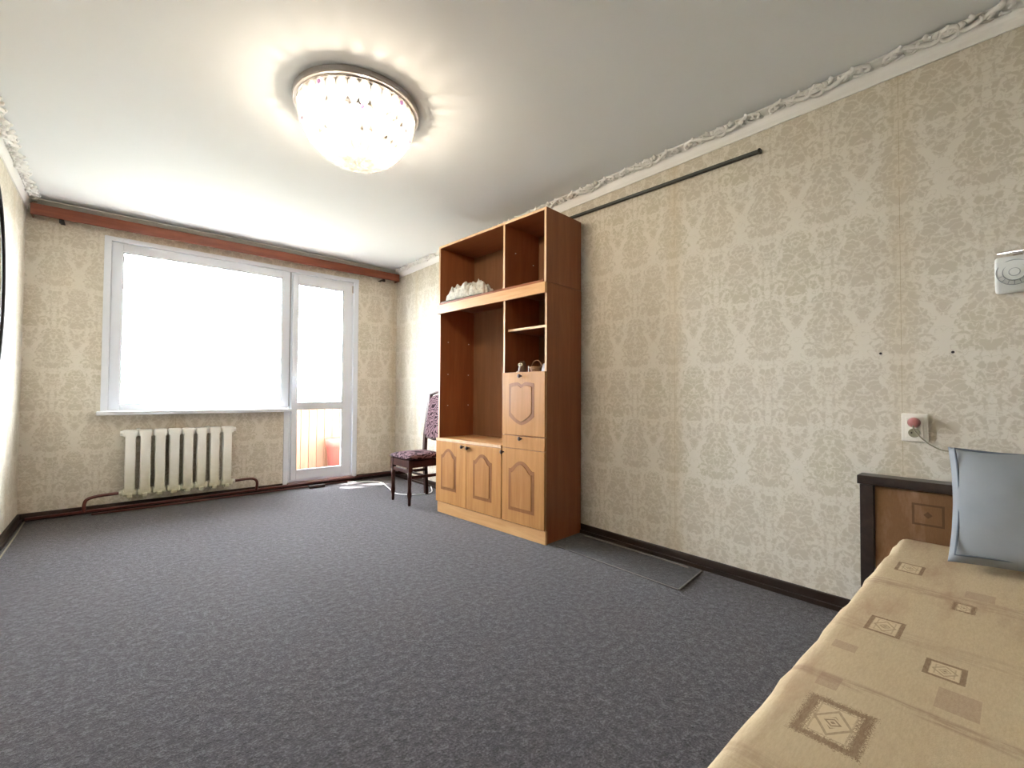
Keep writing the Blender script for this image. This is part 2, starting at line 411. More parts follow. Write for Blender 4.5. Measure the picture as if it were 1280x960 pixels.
# ------------------------------------------------------------------ room shell
WX0, WX1, DX1 = .492, 1.905, 2.590
WZ0, WZ1 = .835, 2.285
bm = bmesh.new(); box(bm, -.25, W+.25, BACK-.25, 0.0, -.15, 0); struct(link('floor', bm, M['carpet']))
bm = bmesh.new(); box(bm, -.25, W+.25, BACK-.25, 0.30, H, H+.15); struct(link('ceiling', bm, M['ceiling']))
bm = bmesh.new(); box(bm, W, W+.25, BACK-.25, 0.30, 0, H); struct(link('wall_right', bm, M['paper_side']))
bm = bmesh.new(); box(bm, -.25, 0, BACK-.25, 0.30, 0, H); struct(link('wall_left', bm, M['paper_side']))
bm = bmesh.new(); box(bm, 0, W, BACK-.25, BACK, 0, H); struct(link('wall_back', bm, M['paper_end']))
bm = bmesh.new()
T = .30
box(bm, 0, WX0, 0, T, 0, H); box(bm, WX0, WX1, 0, T, 0, WZ0); box(bm, WX0, DX1, 0, T, WZ1, H); box(bm, DX1, W, 0, T, 0, H)
box(bm, WX1, DX1, 0, T, -.15, .05)
struct(link('wall_far', bm, M['paper_end']))

def skirt(name, a, extra=None):
    bm = bmesh.new(); box(bm, *a)
    bevel(bm, .006, 2)
    if extra: box(bm, *extra)
    return struct(link(name, bm, M['skirting']))
skirt('baseboard_right', (W-.016, W, BACK, -.016, 0, .062), (W-.030, W-.016, BACK, -.03, 0, .022))
skirt('baseboard_left', (0, .016, BACK, -.016, 0, .062), (.016, .030, BACK, -.03, 0, .022))
skirt('baseboard_far', (.0, 1.86, -.016, 0, 0, .062))
bm = bmesh.new(); box(bm, 2.64, W, -.016, 0, 0, .062); box(bm, 1.86, 2.64, -.03, 0, 0, .045); bevel(bm, .004, 1); struct(link('baseboard_door', bm, M['skirting']))
bx('baseboard_back', (0, W, BACK, BACK+.016, 0, .062), M['skirting'])['kind'] = 'structure'
bm = bmesh.new(); tube(bm, smooth_path([(.045, -.05, .006), (.05, -.5, .006), (.052, -1.4, .006), (.05, -2.6, .006), (.05, -5, .006)]), .005, 6)
tag(link('floor_cable', bm, M['cable']), 'thin pale cable lying along the left skirting in the far corner', 'cable')

# ------------------------------------------------------------------ ceiling cornices with scroll relief
def cove(name, x, sgn):
    cz, cw = 2.415, .062
    prof = [(0, cz), (.008, cz), (.010, cz+.010)]
    for i in range(9):
        a = i/8*PI/2; prof.append((.010+(cw-.016)*(1-cos(a)), cz+.012+(H-.008-cz-.012)*sin(a)))
    prof += [(cw, H-.006), (cw, H), (0, H)]
    bm = bmesh.new(); prism(bm, [(x+sgn*a, b) for a, b in prof], 'y', BACK, -.002)
    o = link(name, bm, M['plaster']); o['kind'] = 'structure'
    for p in o.data.polygons: p.use_smooth = False
    # one carved motif .44 m long, then shared copies
    bm = bmesh.new()
    def surf(s, t, lift=0):   # s across the cornice (0 wall .. 1 outer edge), t along
        a = s*.05; return Vector((sgn*(.018+a*1.15), t, H-.030+.022*s-lift))
    def stroke(pts, r0, r1):
        P = smooth_path([surf(s*.85, t, l) for s, t, l in pts], 5); n = len(P); r0 *= 1.35; r1 *= 1.5
        tube(bm, P, [r0+(r1-r0)*i/(n-1) for i in range(n)], 6)
    for sg in (1, -1):
        stroke([(.9, .015*sg, .004), (.45, .05*sg, .006), (.8, .10*sg, .006), (1.15, .15*sg, .004), (.9, .20*sg, .004), (.6, .19*sg, .004), (.75, .165*sg, .004)], .009, .005)
        for i in range(7):
            t = .03+.027*i; s0 = .75+.25*sin(i*1.9)
            stroke([(s0, t*sg, .004), (s0+.28, (t+.012)*sg, .010), (s0+.40, (t+.004)*sg, .003)], .008, .005)
        for i in range(4):
            t = .05+.045*i
            stroke([(.45, t*sg, .001), (.30, (t+.018)*sg, .002), (.28, (t+.03)*sg, .001)], .006, .003)
    ring = [(.75+.5*cos(a), .026*sin(a), .008) for a in [i*2*PI/10 for i in range(11)]]
    stroke(ring, .007, .007)
    for i in range(5):
        a = -PI/2+PI*i/4
        stroke([(.75, 0, .008), (.75+.75*cos(a), .035*sin(a), .009)], .008, .004)
    base = link('scroll_relief', bm, M['plaster'], o, True)
    base.location = (x, -.30, 0)
    for i in range(1, 15):
        c = base.copy(); C.objects.link(c); c.parent = o; c.location = (x, -.30-.46*i, 0)
    return o
cove('trim_1', W, -1)
cove('trim_2', 0, 1)
bm = bmesh.new(); prism(bm, [(0, 2.43), (-.012, 2.43), (-.085, 2.478), (-.098, 2.478), (-.098, 2.488), (0, 2.488)], 'x', .065, W-.065)
struct(link('trim_3', bm, M['endcornice']))

# ------------------------------------------------------------------ window and balcony door
win = setting('window_1')
FY = .035   # depth of the frames behind the wallpaper
bm = bmesh.new()   # flat white reveal strips around the opening
box(bm, .452, WX0+.006, -.010, FY+.06, WZ0-.02, WZ1-.004); box(bm, .452, 2.640, -.010, FY+.06, WZ1-.004, 2.318)
link('reveal_trim', bm, M['pvc'], win)
bm = bmesh.new()
def ringbox(bm, x0, x1, z0, z1, t, y0, y1, tb=None):
    tb = t if tb is None else tb
    box(bm, x0, x0+t, y0, y1, z0, z1); box(bm, x1-t, x1, y0, y1, z0, z1)
    box(bm, x0+t, x1-t, y0, y1, z1-t, z1); box(bm, x0+t, x1-t, y0, y1, z0, z0+tb)
ringbox(bm, WX0+.006, WX1+.004, WZ0+.004, WZ1-.004, .075, FY-.02, FY+.05, .055); bevel(bm, .004, 2)
link('window_frame', bm, M['pvc'], win)
bm = bmesh.new(); ringbox(bm, .573, 1.834, .894, 2.207, .007, FY-.012, FY-.001); link('gasket', bm, M['gasket'], win)
bm = bmesh.new(); box(bm, .57, 1.84, FY+.01, FY+.016, .89, 2.21); link('glass_pane', bm, M['glass'], win)
bm = bmesh.new(); box(bm, .430, 1.905, -.125, FY-.02, .806, .838); bevel(bm, .006, 3); link('window_sill', bm, M['pvc'], win)
bm = bmesh.new(); box(bm, WX1+.002, WX1+.012, FY-.026, FY-.018, .86, WZ1-.01); link('joint_strip', bm, M['gasket'], win)

door = setting('door_1')
bm = bmesh.new(); box(bm, DX1-.002, 2.640, -.010, FY+.06, .045, WZ1-.004); box(bm, 1.862, WX1+.002, -.008, FY-.02, .045, .806); bevel(bm, .003, 1)
link('reveal_trim', bm, M['pvc'], door)
bm = bmesh.new(); ringbox(bm, WX1+.012, DX1-.002, .052, WZ1-.006, .030, FY-.012, FY+.05); link('door_frame', bm, M['pvc'], door)
leaf = bmesh.new()
a0, a1 = WX1+.030, DX1-.030
ly0, ly1 = FY-.045, FY-.014
box(leaf, a0, 1.985, ly0, ly1, .085, 2.25); box(leaf, 2.465, a1, ly0, ly1, .085, 2.25)
box(leaf, 1.985, 2.465, ly0, ly1, 2.160, 2.25); box(leaf, 1.985, 2.465, ly0, ly1, .085, .180); box(leaf, 1.985, 2.465, ly0, ly1, .828, .898)
bevel(leaf, .004, 2)
leaf = link('door_leaf', leaf, M['pvc'], door)
for z0, z1 in ((.18, .828), (.898, 2.16)):
    g = bmesh.new(); ringbox(g, 1.985, 2.465, z0, z1, .006, ly0+.004, ly1-.002); link('gasket', g, M['gasket'], leaf)
    g = bmesh.new(); box(g, 1.985, 2.465, FY-.028, FY-.022, z0, z1); link('glass_pane', g, M['glass'], leaf)
bm = bmesh.new(); box(bm, 1.938, 1.962, ly0-.010, ly0, 1.06, 1.20)
tube(bm, [(1.950, ly0-.008, 1.17), (1.950, ly0-.042, 1.17)], .009, 8)
tube(bm, [(1.947, ly0-.042, 1.175), (1.968, ly0-.045, 1.10), (1.985, ly0-.042, 1.045)], [.010, .009, .007], 8); bevel(bm, .002, 1)
link('door_handle', bm, M['pvc'], leaf)
for z in (.22, 1.10, 2.19):
    bm = bmesh.new(); tube(bm, [(a1+.006, ly0-.006, z-.04), (a1+.006, ly0-.006, z+.04)], .009, 8); link('hinge', bm, M['plate'] if z > 2 else M['pvc'], leaf)
bm = bmesh.new(); box(bm, 1.90, 2.60, -.07, .02, .0455, .056); bevel(bm, .003, 1); link('threshold', bm, M['pipe'], door)

# ------------------------------------------------------------------ ground far below
bm = bmesh.new(); bmesh.ops.create_grid(bm, x_segments=1, y_segments=1, size=150); o = struct(link('ground', bm, M['ground'])); o.location = (0, 155, -9)
# ------------------------------------------------------------------ balcony beyond the glass
BY = .90
bm = bmesh.new(); box(bm, -.9, 4.2, T, BY+.12, -.15, .02); struct(link('balcony_floor', bm, M['concrete']))
bm = bmesh.new(); box(bm, -.9, 4.2, T, BY+.06, 2.62, 2.78); struct(link('balcony_ceiling', bm, M['whitewash']))
bm = bmesh.new(); box(bm, -1.0, -.9, T, BY+.12, -.15, 2.78); struct(link('wall_balcony_left', bm, M['whitewash']))
bm = bmesh.new(); box(bm, 4.2, 4.3, T, BY+.12, -.15, 2.78); struct(link('wall_balcony_right', bm, M['whitewash']))
par = thing('balcony_parapet', 'orange pine boarded balcony parapet seen through the lower door pane', 'parapet', (0, BY, .02))
b0 = bmesh.new(); box(b0, 0, .092, 0, .018, 0, .80); bevel(b0, .004, 1)
b0 = link('board', b0, M['boards'], par); b0.location = (-.88, -.02, 0)
for i in range(1, 53):
    c = b0.copy(); C.objects.link(c); c.parent = par; c.location = (-.88+i*.096, -.02, 0)
bx('top_rail', (-.88, 4.18, -.04, .06, .80, .83), M['whitewash'], par)
bx('backing_wall', (-.88, 4.18, .0, .06, 0, .80), M['concrete'], par, 0)
bm = bmesh.new()
for x in (-.3, 1.35, 3.0): box(bm, x, x+.05, BY, BY+.05, .852, 2.62)
box(bm, -.9, 4.2, BY, BY+.05, 2.05, 2.09)
struct(link('trim_4', bm, M['whitewash']))
cr = bmesh.new(); lathe(cr, [(.13, 0), (.15, .30), (.16, .30), (.165, .40)], 20, (0,0,0))
o = link('plastic_tub', cr, M['salmon'], None, True); o.location = (2.70, .70, .021)
tag(o, 'salmon red plastic tub on the balcony behind the lower door pane', 'tub')
dr = thing('clothes_rack', 'white ceiling clothes airer on the balcony seen through the window top left', 'rack', (.60, .62, 2.3))
for i in range(5):
    bm = bmesh.new(); tube(bm, [(-.1, .06*i, 0), (.9, .06*i, 0)], .006, 6); link('rack_rod', bm, M['whitewash'], dr)
for x in (-.1, .9):
    bm = bmesh.new(); box(bm, x-.01, x+.01, -.02, .27, -.012, .012); tube(bm, [(x, .12, .01), (x, .12, .32)], .003, 5); link('hanger', bm, M['whitewash'], dr)

# ------------------------------------------------------------------ radiator and heating pipes
rad = thing('radiator', 'old white eight-section cast-iron radiator with yellowed lower left corner under the window', 'radiator', (.60, -.10, .125))
NS, PW = 8, .0995
bm = bmesh.new()
def rbox(bm, x0, x1, y0, y1, z0, z1, bv):
    t = bmesh.new(); box(t, x0, x1, y0, y1, z0, z1); bevel(t, bv, 3)
    me = bpy.data.meshes.new('t'); t.to_mesh(me); t.free(); bm.from_mesh(me); bpy.data.meshes.remove(me)
rbox(bm, .014, PW-.016, -.042, -.012, .035, .535, .010)
rbox(bm, .014, PW-.016, .018, .046, .035, .535, .010)
rbox(bm, .030, PW-.032, -.02, .03, .05, .51, .004)
rbox(bm, .002, PW-.002, -.040, .044, .495, .556, .018)
rbox(bm, .002, PW-.002, -.040, .044, .004, .060, .018)
for z in (.527, .032): tube(bm, [(-.004, 0, z), (PW+.004, 0, z)], .024, 12)
rbox(bm, .030, PW-.032, -.046, .046, -.012, .02, .007)
sec = link('radiator_section', bm, M['radiator'], rad, True)
for i in range(1, NS):
    c = sec.copy(); C.objects.link(c); c.parent = rad; c.location = (PW*i, 0, 0)
for x in (-.018, PW*NS+.004):
    for z in (.527, .032):
        bm = bmesh.new(); tube(bm, [(x, 0, z), (x+.016, 0, z)], .022, 6); link('end_plug', bm, M['radiator'], rad)
for x in (PW*1.0, PW*6.0):
    bm = bmesh.new(); box(bm, x-.012, x+.012, .0, .099, .552, .562); link('wall_bracket', bm, M['radiator'], rad)
pp = thing('heating_pipe', 'dark red heating pipe with two risers along the skirting under the radiator', 'pipe', (0, 0, 0))
bm = bmesh.new(); tube(bm, [(.05, -.090, .032), (3.09, -.050, .050)], .0115, 10); link('main_pipe', bm, M['pipe'], pp, True)
bm = bmesh.new(); tube(bm, smooth_path([(.376, -.105, .035), (.376, -.113, .10), (.395, -.113, .137), (.46, -.107, .152), (.588, -.10, .157)], 6), .0125, 10); link('left_bend', bm, M['pipe'], pp, True)
bm = bmesh.new(); tube(bm, smooth_path([(1.404, -.10, .157), (1.52, -.11, .165), (1.58, -.115, .155), (1.602, -.118, .12), (1.604, -.085, .045)], 6), .0125, 10); link('right_bend', bm, M['pipe'], pp, True)
bm = bmesh.new(); tube(bm, [(.42, -.125, .013), (1.2, -.115, .014), (2.1, -.085, .014), (2.55, -.075, .015)], .008, 8); link('lower_pipe', bm, M['pipe'], pp, True)
bm = bmesh.new(); box(bm, 2.08, 2.24, -.165, -.108, .0, .030); bevel(bm, .004, 1)
tag(link('dark_block', bm, M['skirting']), 'small dark wooden block on the carpet below the balcony door', 'block')

# ------------------------------------------------------------------ curtain valance
va = thing('curtain_valance', 'long reddish-brown wooden curtain valance above the window', 'curtain rail', (0, -.13, 2.39))
bx('front_board', (.035, 3.085, -.012, .006, -.043, .043), M['valance'], va, .003)
bx('top_board', (.037, 3.083, .006, .10, .030, .043), M['valance'], va, .001)
for x in (.037, 3.073): bx('end_board', (x, x+.010, .006, .10, -.043, .030), M['valance'], va, .001)
for x in (.204, 2.891):
    bm = bmesh.new(); box(bm, x-.014, x+.014, -.004, .129, -.051, -.045); box(bm, x-.014, x+.014, -.004, .012, -.072, -.045)
    link('support_bracket', bm, M['bracket'], va)
bx('inner_track', (.06, 3.06, .045, .058, .012, .030), M['pvc'], va, 0)

# ------------------------------------------------------------------ wall unit
FX, FYy = 2.618, -1.762
RZ = -(PI/2-.0692)
wu = thing('wall_unit', 'tall honey and walnut wall unit with three arched doors and open niche', 'wall unit', (FX, FYy, 0), RZ)
Lw, D = 1.217, .405
XD = .806   # divider between wide niche and narrow column
cz, ch, ce, cd_ = M['carcass'], M['carcassh'], M['edge'], M['door']
def panel(name, a, mat, par, front=None):
    """board with a pale edge band on its room side"""
    o = bx(name, a, mat, par, .0008, 1)
    if front:
        x0, x1, y0, y1, z0, z1 = a
        bx('edge_band', (x0+.0005, x1-.0005, y0-.0015, y0, z0+.0005, z1-.0005), ce, o, 0)
    return o
t = .018
panel('side_panel', (0, t, .018, D, 0, 1.760), cz, wu, 1)
panel('side_panel', (Lw-t, Lw, .018, D, 0, 1.760), cz, wu, 1)
panel('divider_panel', (XD-t/2, XD+t/2, .018, D-.01, .10, 1.745), cz, wu, 1)
bx('back_panel', (t, Lw-t, D-.012, D-.004, .09, 1.745), M['hardboard'], wu, 0)
panel('top_panel', (t, Lw-t, .0, D-.012, 1.742, 1.760), ch, wu)
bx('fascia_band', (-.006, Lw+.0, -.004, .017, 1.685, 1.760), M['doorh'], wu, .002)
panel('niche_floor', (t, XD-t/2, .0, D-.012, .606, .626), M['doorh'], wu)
bx('niche_lip', (.0, XD-.008, -.004, .0, .606, .626), ce, wu, 0)
panel('shelf', (XD+t/2, Lw-t, .05, D-.012, 1.460, 1.478), ch, wu, 1)
panel('column_shelf', (XD+t/2, Lw-t, .022, D-.012, 1.118, 1.134), ch, wu)
panel('column_shelf', (XD+t/2, Lw-t, .022, D-.012, .704, .720), ch, wu)
panel('bottom_panel', (t, Lw-t, .02, D-.012, .085, .101), ch, wu)
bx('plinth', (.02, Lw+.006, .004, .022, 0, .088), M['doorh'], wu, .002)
def arch_pts(x0, x1, z0, z1, rise, n=12, inset=0, flip=False):
    x0 += inset; x1 -= inset; z0 += inset; z1 -= inset
    sh = (x1-x0)*.10
    pts = [(x0, z0), (x1, z0)] if not flip else None
    top = []
    for i in range(n+1):
        s = i/n
        x = x1-(x1-x0)*s
        e = min(s, 1-s)
        zz = z1-rise+rise*(sin(max(0, min(1, (e-.10)/.40))*PI/2))
        top.append((x, zz))
    pts = [(x0, z0), (x1, z0)]+top
    return pts
def front(name, x0, x1, z0, z1, arch=None, knob=None, vase=False):
    y0, y1 = -.002, .016
    o = bx(name, (x0, x1, y0, y1, z0, z1), cd_, wu, .0025, 2)
    if arch:
        ax0, ax1, az0, az1, rise = arch
        # routed groove: frame ring of toasted veneer, then the raised field
        out = arch_pts(ax0, ax1, az0, az1, rise)
        if vase:
            def vz(ins, z0_, z1_):
                a, b = ax0+ins, ax1-ins; m = (a+b)/2; w2 = (b-a)/2; pts = []
                for i in range(25):
                    s = -1+2*i/24; pts.append((m+w2*s, z0_+ins+ (rise-.0)*(abs(s)**1.6)))
                for i in range(25):
                    s = 1-2*i/24
                    dip = .030*max(0, 1-abs(s)/.3)
                    pts.append((m+w2*s, z1_-ins-.012*abs(s)**3-dip*.6+.0))
                return pts
            out = vz(0, az0, az1); inn = vz(.022, az0, az1)
        else:
            inn = arch_pts(ax0, ax1, az0, az1, rise, inset=.024)
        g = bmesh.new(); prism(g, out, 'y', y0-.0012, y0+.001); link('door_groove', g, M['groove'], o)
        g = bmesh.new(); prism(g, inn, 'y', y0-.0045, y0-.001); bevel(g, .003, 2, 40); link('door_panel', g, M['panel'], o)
    if knob:
        kx, kz = knob
        g = bmesh.new(); lathe(g, [(.006, y0), (.006, y0-.014), (.013, y0-.020), (.014, y0-.028), (.009, y0-.032)], 14, (kx, 0, kz), 'y')
        link('knob', g, M['knob'], o, True)
    return o
U = lambda u: 1.250-u
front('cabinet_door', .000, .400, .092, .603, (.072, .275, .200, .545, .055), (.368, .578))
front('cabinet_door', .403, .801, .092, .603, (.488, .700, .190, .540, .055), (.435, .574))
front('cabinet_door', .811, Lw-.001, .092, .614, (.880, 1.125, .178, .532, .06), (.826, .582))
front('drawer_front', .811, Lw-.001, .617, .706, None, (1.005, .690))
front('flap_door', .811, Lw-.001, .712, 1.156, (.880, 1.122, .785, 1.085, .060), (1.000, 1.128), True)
for (x, z) in ((.0185, 1.45), (.0185, 1.17), (.0185, .90)):
    for y in (.10, .33):
        bm = bmesh.new(); tube(bm, [(t-.001, y, z), (t+.006, y, z)], .0035, 8); link('shelf_pin', bm, M['pin'], wu)
for x in (.26, .35):
    bx('magnetic_catch', (x, x+.022, .030, .055, 1.726, 1.742), M['pin'], wu, .003)
    bx('hinge_plate', (XD-t/2-.004, XD-t/2, .03, .07, .80+x, .84+x), M['plate'], wu, .001)

tc = thing('top_cabinet', 'open walnut box cabinet set on top of the tall wall unit', 'cabinet', (FX, FYy, 1.762), RZ)
h2 = .508
panel('side_panel', (.002, .002+t, .010, D-.002, 0, h2), cz, tc, 1)
panel('side_panel', (Lw-.001-t, Lw-.001, .010, D-.002, 0, h2), cz, tc, 1)
panel('top_panel', (.002+t, Lw-.001-t, .010, D-.002, h2-t, h2), ch, tc, 1)
panel('bottom_panel', (.002+t, Lw-.001-t, .002, D-.002, 0, .016), ch, tc)
panel('divider_panel', (XD-t/2, XD+t/2, .012, D-.02, .016, h2-t), cz, tc, 1)
bx('back_panel', (.002+t, Lw-.001-t, D-.014, D-.006, .016, h2-t), M['hardboard'], tc, 0)
for x, y, z in ((XD+t/2, .12, .30), (XD+t/2, .32, .25)):
    bm = bmesh.new(); tube(bm, [(x-.001, y, z), (x+.006, y, z)], .0035, 8); link('shelf_pin', bm, M['pin'], tc)

Mw = Matrix.Translation((FX, FYy, 0)) @ Matrix.Rotation(RZ, 4, 'Z')
def local(p): return Mw @ Vector(p)
# crumpled lace heap in the top cabinet
def heap(name, cx, cy, zb, lx, ly, hgt, seed, mat, peaks, n=64, rz=RZ):
    bm = bmesh.new(); g = {}
    m = n//2
    for side in (0, 1):
        for i in range(n+1):
            for j in range(m+1):
                x = (i/n-.5)*2; y = (j/m-.5)*2
                e = max(0, 1-(abs(x)**2.6+abs(y)**2.6))
                if side == 1 and (i in (0, n) or j in (0, m)): g[(1,i,j)] = g[(0,i,j)]; continue
                if side == 0:
                    nz = noise.fractal(Vector((x*2.6+seed, y*1.6, seed*.7)), .9, 2, 4)
                    rd = 1-abs(noise.noise(Vector((x*4.2+seed*2, y*2.4+x*1.5, 3.1))))*2.2
                    pk = sum(hh*math.exp(-((x-px)/wd)**2) for px, hh, wd in peaks)
                    z = (e**.3)*hgt*max(.12, .45*pk+.30*rd+.25*nz)
                    wob = .10*noise.noise(Vector((x*5+seed, y*5, 1)))
                    g[(0,i,j)] = bm.verts.new((x*lx*(1+wob*.6)+wob*.02, y*ly*(1+wob), .002+z))
                else:
                    g[(1,i,j)] = bm.verts.new((x*lx, y*ly, .0))
    for side in (0, 1):
        for i in range(n):
            for j in range(m):
                q = [g[(side,i,j)], g[(side,i+1,j)], g[(side,i+1,j+1)], g[(side,i,j+1)]]
                if side: q.reverse()
                if len(set(q)) == 4:
                    try: bm.faces.new(q)
                    except ValueError: pass
    o = link(name, bm, mat, None, True); o.location = (cx, cy, zb); o.rotation_euler = (0, 0, rz)
    return o
p = local((.310, .096, 0))
tag(heap('lace_cloth', p.x, p.y, 1.779, .268, .108, .165, 4.2, M['lace'], [(-1.0,.95,.35),(-.45,1.25,.22),(.05,1.35,.22),(.55,1.1,.3),(.9,.45,.2)], 90), 'crumpled grey-white lace cloth heaped in the open top cabinet', 'cloth')
# small straw doll beside the lace
d = thing('figurine', 'tiny straw-coloured figurine beside the lace cloth in the top cabinet', 'figurine', local((.765, .055, 1.778)), RZ)
bm = bmesh.new(); lathe(bm, [(.014, 0), (.016, .01), (.010, .03), (.007, .042)], 12); link('body', bm, M['skin'], d, True)
bm = bmesh.new(); lathe(bm, [(.003, .040), (.011, .046), (.013, .056), (.009, .066), (.003, .070)], 12); link('head', bm, M['owl'], d, True)

# things in the narrow open compartment
Z1 = 1.134
def at(x, y): return local((x, y, Z1))
owl = thing('owl_figurine', 'small dark brown owl figurine with pale ringed eyes in the open compartment', 'figurine', at(.95, .06), RZ)
bm = bmesh.new(); lathe(bm, [(.016, 0), (.026, .012), (.030, .035), (.027, .058), (.024, .068), (.026, .082), (.018, .096), (.006, .100)], 16); link('body', bm, M['owl'], owl, True)
for s in (-1, 1):
    bm = bmesh.new(); lathe(bm, [(.010, -.018), (.010, -.0235), (.004, -.0245)], 14, (s*.0115, 0, .078), 'y'); e_ = link('eye', bm, M['cream'], owl)
    bm = bmesh.new(); lathe(bm, [(.0045, -.024), (.0045, -.0262)], 10, (s*.0115, 0, .078), 'y'); link('pupil', bm, M['bracket'], e_)
    bm = bmesh.new(); lathe(bm, [(.006, .092), (.002, .108)], 6, (s*.016, 0, 0)); link('ear_tuft', bm, M['owl'], owl)
bk = thing('wicker_basket', 'little brown wicker basket holding cream paper in the open compartment', 'basket', at(1.075, .075), RZ)
bm = bmesh.new()
for i in range(6):
    z = .006+.010*i; r = .030+.0035*i
    tube(bm, [(r*cos(a), r*sin(a), z) for a in [k*2*PI/18 for k in range(19)]], .0055, 6)
lathe(bm, [(.030, .001), (.032, .006)], 18); link('basket_body', bm, M['wicker'], bk, True)
bm = bmesh.new(); tube(bm, [(.047*cos(a), 0, .055+.05*sin(a)) for a in [PI*k/10 for k in range(11)]], .0035, 6); link('basket_handle', bm, M['wicker'], bk, True)
o = heap('crumpled_paper', *at(1.120, .200), .052, .034, .125, 1.7, M['cream'], [(-.6,1.3,.3),(.3,1.1,.5)], 30); tag(o, 'crumpled cream paper standing behind the basket in the open compartment', 'paper')
o = heap('plastic_bag', *at(1.167, .080), .028, .045, .100, 6.3, M['bag'], [(-.2,.9,.5),(.5,1.2,.5)], 30); tag(o, 'lilac-white plastic bag beside the right panel of the open compartment', 'bag')
bm = bmesh.new(); lathe(bm, [(.011, 0), (.011, .006), (.004, .010), (.004, .062), (.002, .066)], 10)
o = link('candle', bm, M['pin'], None, True); o.location = at(1.030, .040); tag(o, 'thin white candle standing between owl and basket', 'candle')
bm = bmesh.new(); prism(bm, [(-.035, 0), (.03, 0), (.012, .035)], 'y', -.003, .003)
o = link('folded_card', bm, M['cream']); o.location = at(.925, .027); o.rotation_euler = (0, 0, RZ); tag(o, 'small cream folded card in front of the owl figurine', 'card')

# low panel end behind the wall unit
lb = thing('low_board_box', 'low pale wooden plinth with beige board behind the chair', 'board', (2.93, -1.72, 0))
bx('plinth', (0, .16, 0, .42, 0, .075), M['doorh'], lb, .003)
bx('upright_board', (.06, .15, .0, .30, .0755, .36), M['beige'], lb, .003)

# ------------------------------------------------------------------ chair
cx, cy = 2.70, -1.31
chair = thing('dining_chair', 'dark cherry chair with mauve scroll brocade seat and back beside the wall unit', 'chair', (cx, cy, 0))
def leg(x, y):
    bm = bmesh.new()
    prof = [(.010, 0), (.014, .012), (.013, .05), (.020, .085), (.021, .105), (.016, .135), (.0165, .16), (.0185, .25), (.019, .30)]
    lathe(bm, prof, 14, (x, y, 0)); box(bm, x-.019, x+.019, y-.019, y+.019, .300, .405)
    return link('leg', bm, M['darkwood'], chair, True)
for y in (.155, -.160):
    l = leg(-.175, y)
    for p in l.data.polygons: p.use_smooth = len(p.vertices) == 4 and p.center.z < .30
for y in (.17, -.17):
    bm = bmesh.new()
    prof = [(.190, 0), (.185, .12), (.168, .42), (.176, .60), (.205, .82), (.232, 1.0)]
    for i in range(len(prof)-1):
        (xa, za), (xb, zb) = prof[i], prof[i+1]
        wa = .017
        vs = [bm.verts.new(p_) for p_ in ((xa-wa,y-wa,za),(xa+wa,y-wa,za),(xa+wa,y+wa,za),(xa-wa,y+wa,za),(xb-wa,y-wa,zb),(xb+wa,y-wa,zb),(xb+wa,y+wa,zb),(xb-wa,y+wa,zb))]
        for q in ((0,1,5,4),(1,2,6,5),(2,3,7,6),(3,0,4,7)): bm.faces.new([vs[k_] for k_ in q])
        if i == 0: bm.faces.new([vs[k_] for k_ in (3,2,1,0)])
        if i == len(prof)-2: bm.faces.new([vs[k_] for k_ in (4,5,6,7)])
    bmesh.ops.remove_doubles(bm, verts=bm.verts, dist=.0005)
    link('rear_leg', bm, M['darkwood'], chair)
bm = bmesh.new()
for y in (.155, -.160): box(bm, -.16, .15, y-.011, y+.011, .335, .40)
box(bm, -.187, -.165, -.145, .14, .335, .40); box(bm, .15, .172, -.155, .155, .335, .40); bevel(bm, .002, 1)
link('seat_rail', bm, M['darkwood'], chair)
bm = bmesh.new()
for y in (.157, -.160): box(bm, -.16, .16, y-.009, y+.009, .235, .262)
box(bm, -.02, .0, -.152, .148, .238, .258); box(bm, -.184, -.166, -.145, .14, .285, .318); bevel(bm, .002, 1)
link('stretcher', bm, M['darkwood'], chair)
def cushion(bm, lx, ly, h, n=16, pw=4, bot=.25):
    g = {}
    for s in (1, -1):
        for i in range(n+1):
            for j in range(n+1):
                x = -1+2*i/n; y = -1+2*j/n
                if s == -1 and (i in (0, n) or j in (0, n)): g[(s,i,j)] = g[(1,i,j)]; continue
                e = ((1-abs(x)**pw)*(1-abs(y)**pw))**.5
                g[(s,i,j)] = bm.verts.new((x*lx, y*ly, (h if s > 0 else -h*bot)*e))
    for s in (1, -1):
        for i in range(n):
            for j in range(n):
                q = [g[(s,i,j)], g[(s,i+1,j)], g[(s,i+1,j+1)], g[(s,i,j+1)]]
                if s < 0: q.reverse()
                bm.faces.new(q)
bm = bmesh.new(); cushion(bm, .200, .195, .040, 16, 5, .3)
s_ = link('seat', bm, M['brocade'], chair, True); s_.location = (-.012, -.004, .417)
bm = bmesh.new()
outl = []
for i in range(13):
    a = i/12; outl.append((-.150+.30*a, .60-.03*sin(a*PI)))
for i in range(13):
    a = 1-i/12; outl.append((-.150+.30*a, .955+.045*sin(a*PI)))
prism(bm, outl, 'x', -.012, .022); bevel(bm, .006, 2, 50)
b_ = link('backrest', bm, M['brocade'], chair); b_.location = (.055, 0, .01); b_.rotation_euler = (0, radians(10), 0)
bm = bmesh.new(); tube(bm, [(.236, -.182+.364*i/12, .985+.035*sin(PI*i/12)) for i in range(13)], .015, 8); link('top_rail', bm, M['darkwood'], chair, True)
bm = bmesh.new(); tube(bm, [(.176, -.155, .575), (.170, 0, .560), (.176, .155, .575)], .013, 8); link('lower_rail', bm, M['darkwood'], chair, True)

